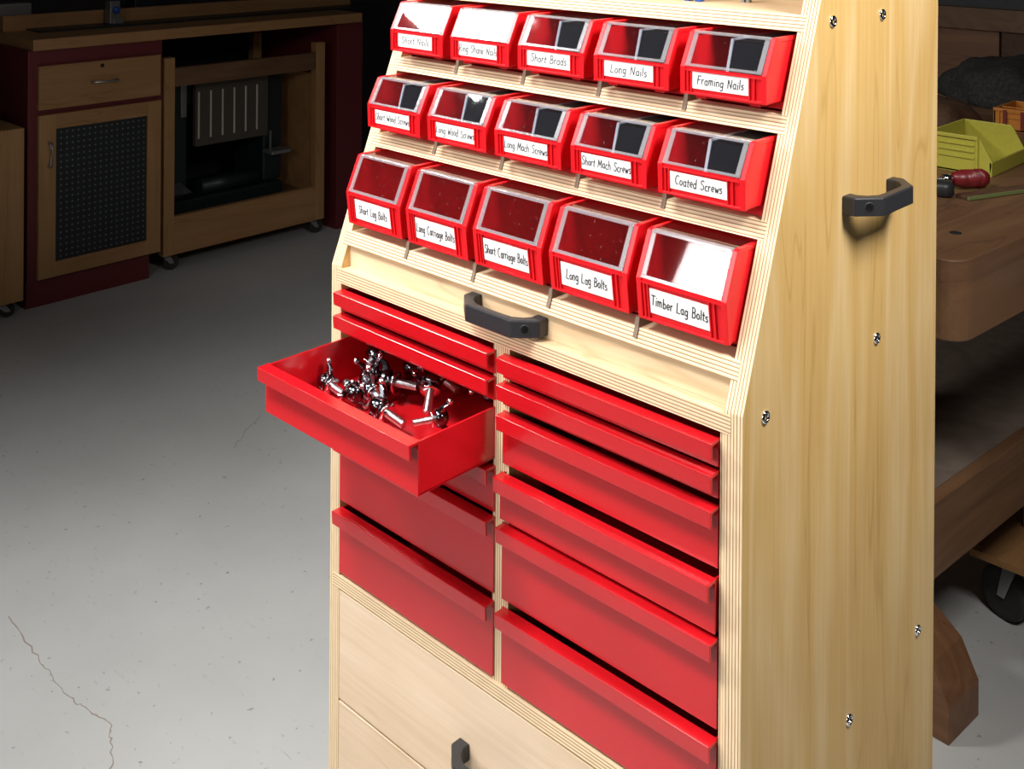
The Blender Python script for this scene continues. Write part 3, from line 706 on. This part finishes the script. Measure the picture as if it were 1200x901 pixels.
t = tag(empty('screwdriver', (.040, 1.10, .8790), .92), 'red-handled screwdriver lying before the yellow bin on the workbench', 'screwdriver')
b = MB(); b.lathe([(.006, 0), (.012, .004), (.0165, .02), (.0155, .05), (.0165, .045), (.0165, .058), (.012, .066), (0, .068)], M['red_handle'], 20, RY(PI/2) @ T(0, 0, .0)); b.build('handle', t)
b = MB(); b.lathe([(.0085, -.018), (.0095, -.01), (.0085, 0)], M['chrome'], 14, RY(PI/2)); b.lathe([(.0035, -.13), (.0035, -.018)], M['steel'], 10, RY(PI/2)); b.build('blade', t)
t = tag(empty('straightedge', (.128, 1.165, .8617), -.38), 'long thin straightedge with green edge along the workbench front', 'straightedge')
one('blade', t, 'box', -.012, .012, -.13, .45, 0, .007, M['leather'], bev=.001); one('green_edge', t, 'box', .0121, .0150, -.13, .45, .001, .0065, M['green'])
t = tag(empty('clamp_head', (.050, 1.040, .8617), .3), 'black clamp head lying at the near end of the straightedge', 'clamp')
b = MB(); b.lathe([(.012, 0), (.017, .004), (.018, .02), (.012, .026), (0, .026)], M['black_plastic'], 10); b.box(-.05, .01, -.008, .008, .004, .018, M['black_plastic'], .003); b.build('body', t)
# canvas bag and leather
def blob(name, loc, rx, ry, rz, m, label, cat, seed):
    b = MB(); r = bmesh.new(); bmesh.ops.create_icosphere(r, subdivisions=4, radius=1); rnd = random.Random(seed)
    ph = [rnd.uniform(0, 6) for _ in range(6)]
    for v in r.verts:
        k = 1+.10*_m.sin(3*v.co.x+ph[0])*_m.cos(4*v.co.y+ph[1])+.05*_m.sin(9*v.co.x+5*v.co.z+ph[2])+.04*_m.sin(11*v.co.y+ph[3])
        v.co = Vector((v.co.x*rx*k, v.co.y*ry*k, max(v.co.z, -.0)*rz*k))
    for f in r.faces: f.smooth = True; f.material_index = b.mi(m)
    b._add(r); o = b.build(name); o.location = loc; return tag(o, label, cat)
blob('canvas_bag', (-.215, 2.12, .8617), .17, .16, .115, M['canvas'], 'dark canvas bag slumped at the back of the workbench', 'bag', 3)
blob('leather_pouch', (-.225, 1.66, .8617), .085, .16, .060, M['leather'], 'brown leather pouch lying behind the yellow bin', 'pouch', 5)
b = MB(); b.tube([(-.28, 1.44, .8685), (-.21, 1.46, .8685), (-.15, 1.445, .8685), (-.10, 1.46, .8685), (-.07, 1.50, .8685)], .006, M['canvas']); o = b.build('black_strap'); tag(o, 'black strap lying in front of the brown leather pouch', 'strap')
# blue clamp knob at the bench edge
t = tag(empty('vise_knob', (.2450, .93, .783), A), 'round blue knob on the workbench front edge, at the right photo edge', 'knob')
b = MB(); b.lathe([(.008, -.006), (.008, .004), (.017, .006), (.022, .014), (.022, .034), (.016, .042), (0, .043)], M['blue'], 24, RY(PI/2)); b.build('grip', t)
# dolly under the bench
t = tag(empty('plywood_dolly', (.0065, 1.2784, 0)), 'plywood dolly with rubber caster rolled under the workbench', 'dolly')
one('deck', t, 'box', 0, .42, 0, .5, .125, .140, M['amber_y'], bev=.001)
w_ = caster(t, .066, .052, .1248, .050, 1.25); caster(t, .36, .06, .1248, .048); caster(t, .06, .44, .1248, .048); caster(t, .36, .44, .1248, .048)
o = one('timber_block', None, 'box', 0, .09, 0, .09, 0, .125, OK, bev=.002); o.location = (.055, 1.42, .1402); tag(o, 'upright dark timber block standing on the plywood dolly', 'timber')
# panelled wood partition behind the bench
t = tag(empty('board_partition', (0, 2.60, 0)), 'brown vertical-board partition behind the workbench', 'partition')
for k in range(9): one('board', t, 'box', -1.26+.21*k, -1.056+.21*k, 0, .02, 0, .985, M['oak_x' if k % 2 else 'leather'], bev=.003)
one('cap_rail', t, 'box', -1.26, .64, -.012, .03, .985, 1.052, OK, bev=.002)
crack([(-1.3068, .0103), (-1.1711, -.0017), (-1.0942, -.0043), (-1.0234, -.0087), (-.9713, -.0001), (-.9092, .0115), (-.8672, -.0049), (-.7944, -.0437), (-.70, -.12)], .0022, '')
crack([(-1.6842, .815), (-1.6091, .7096), (-1.575, .665)], .0010, '')
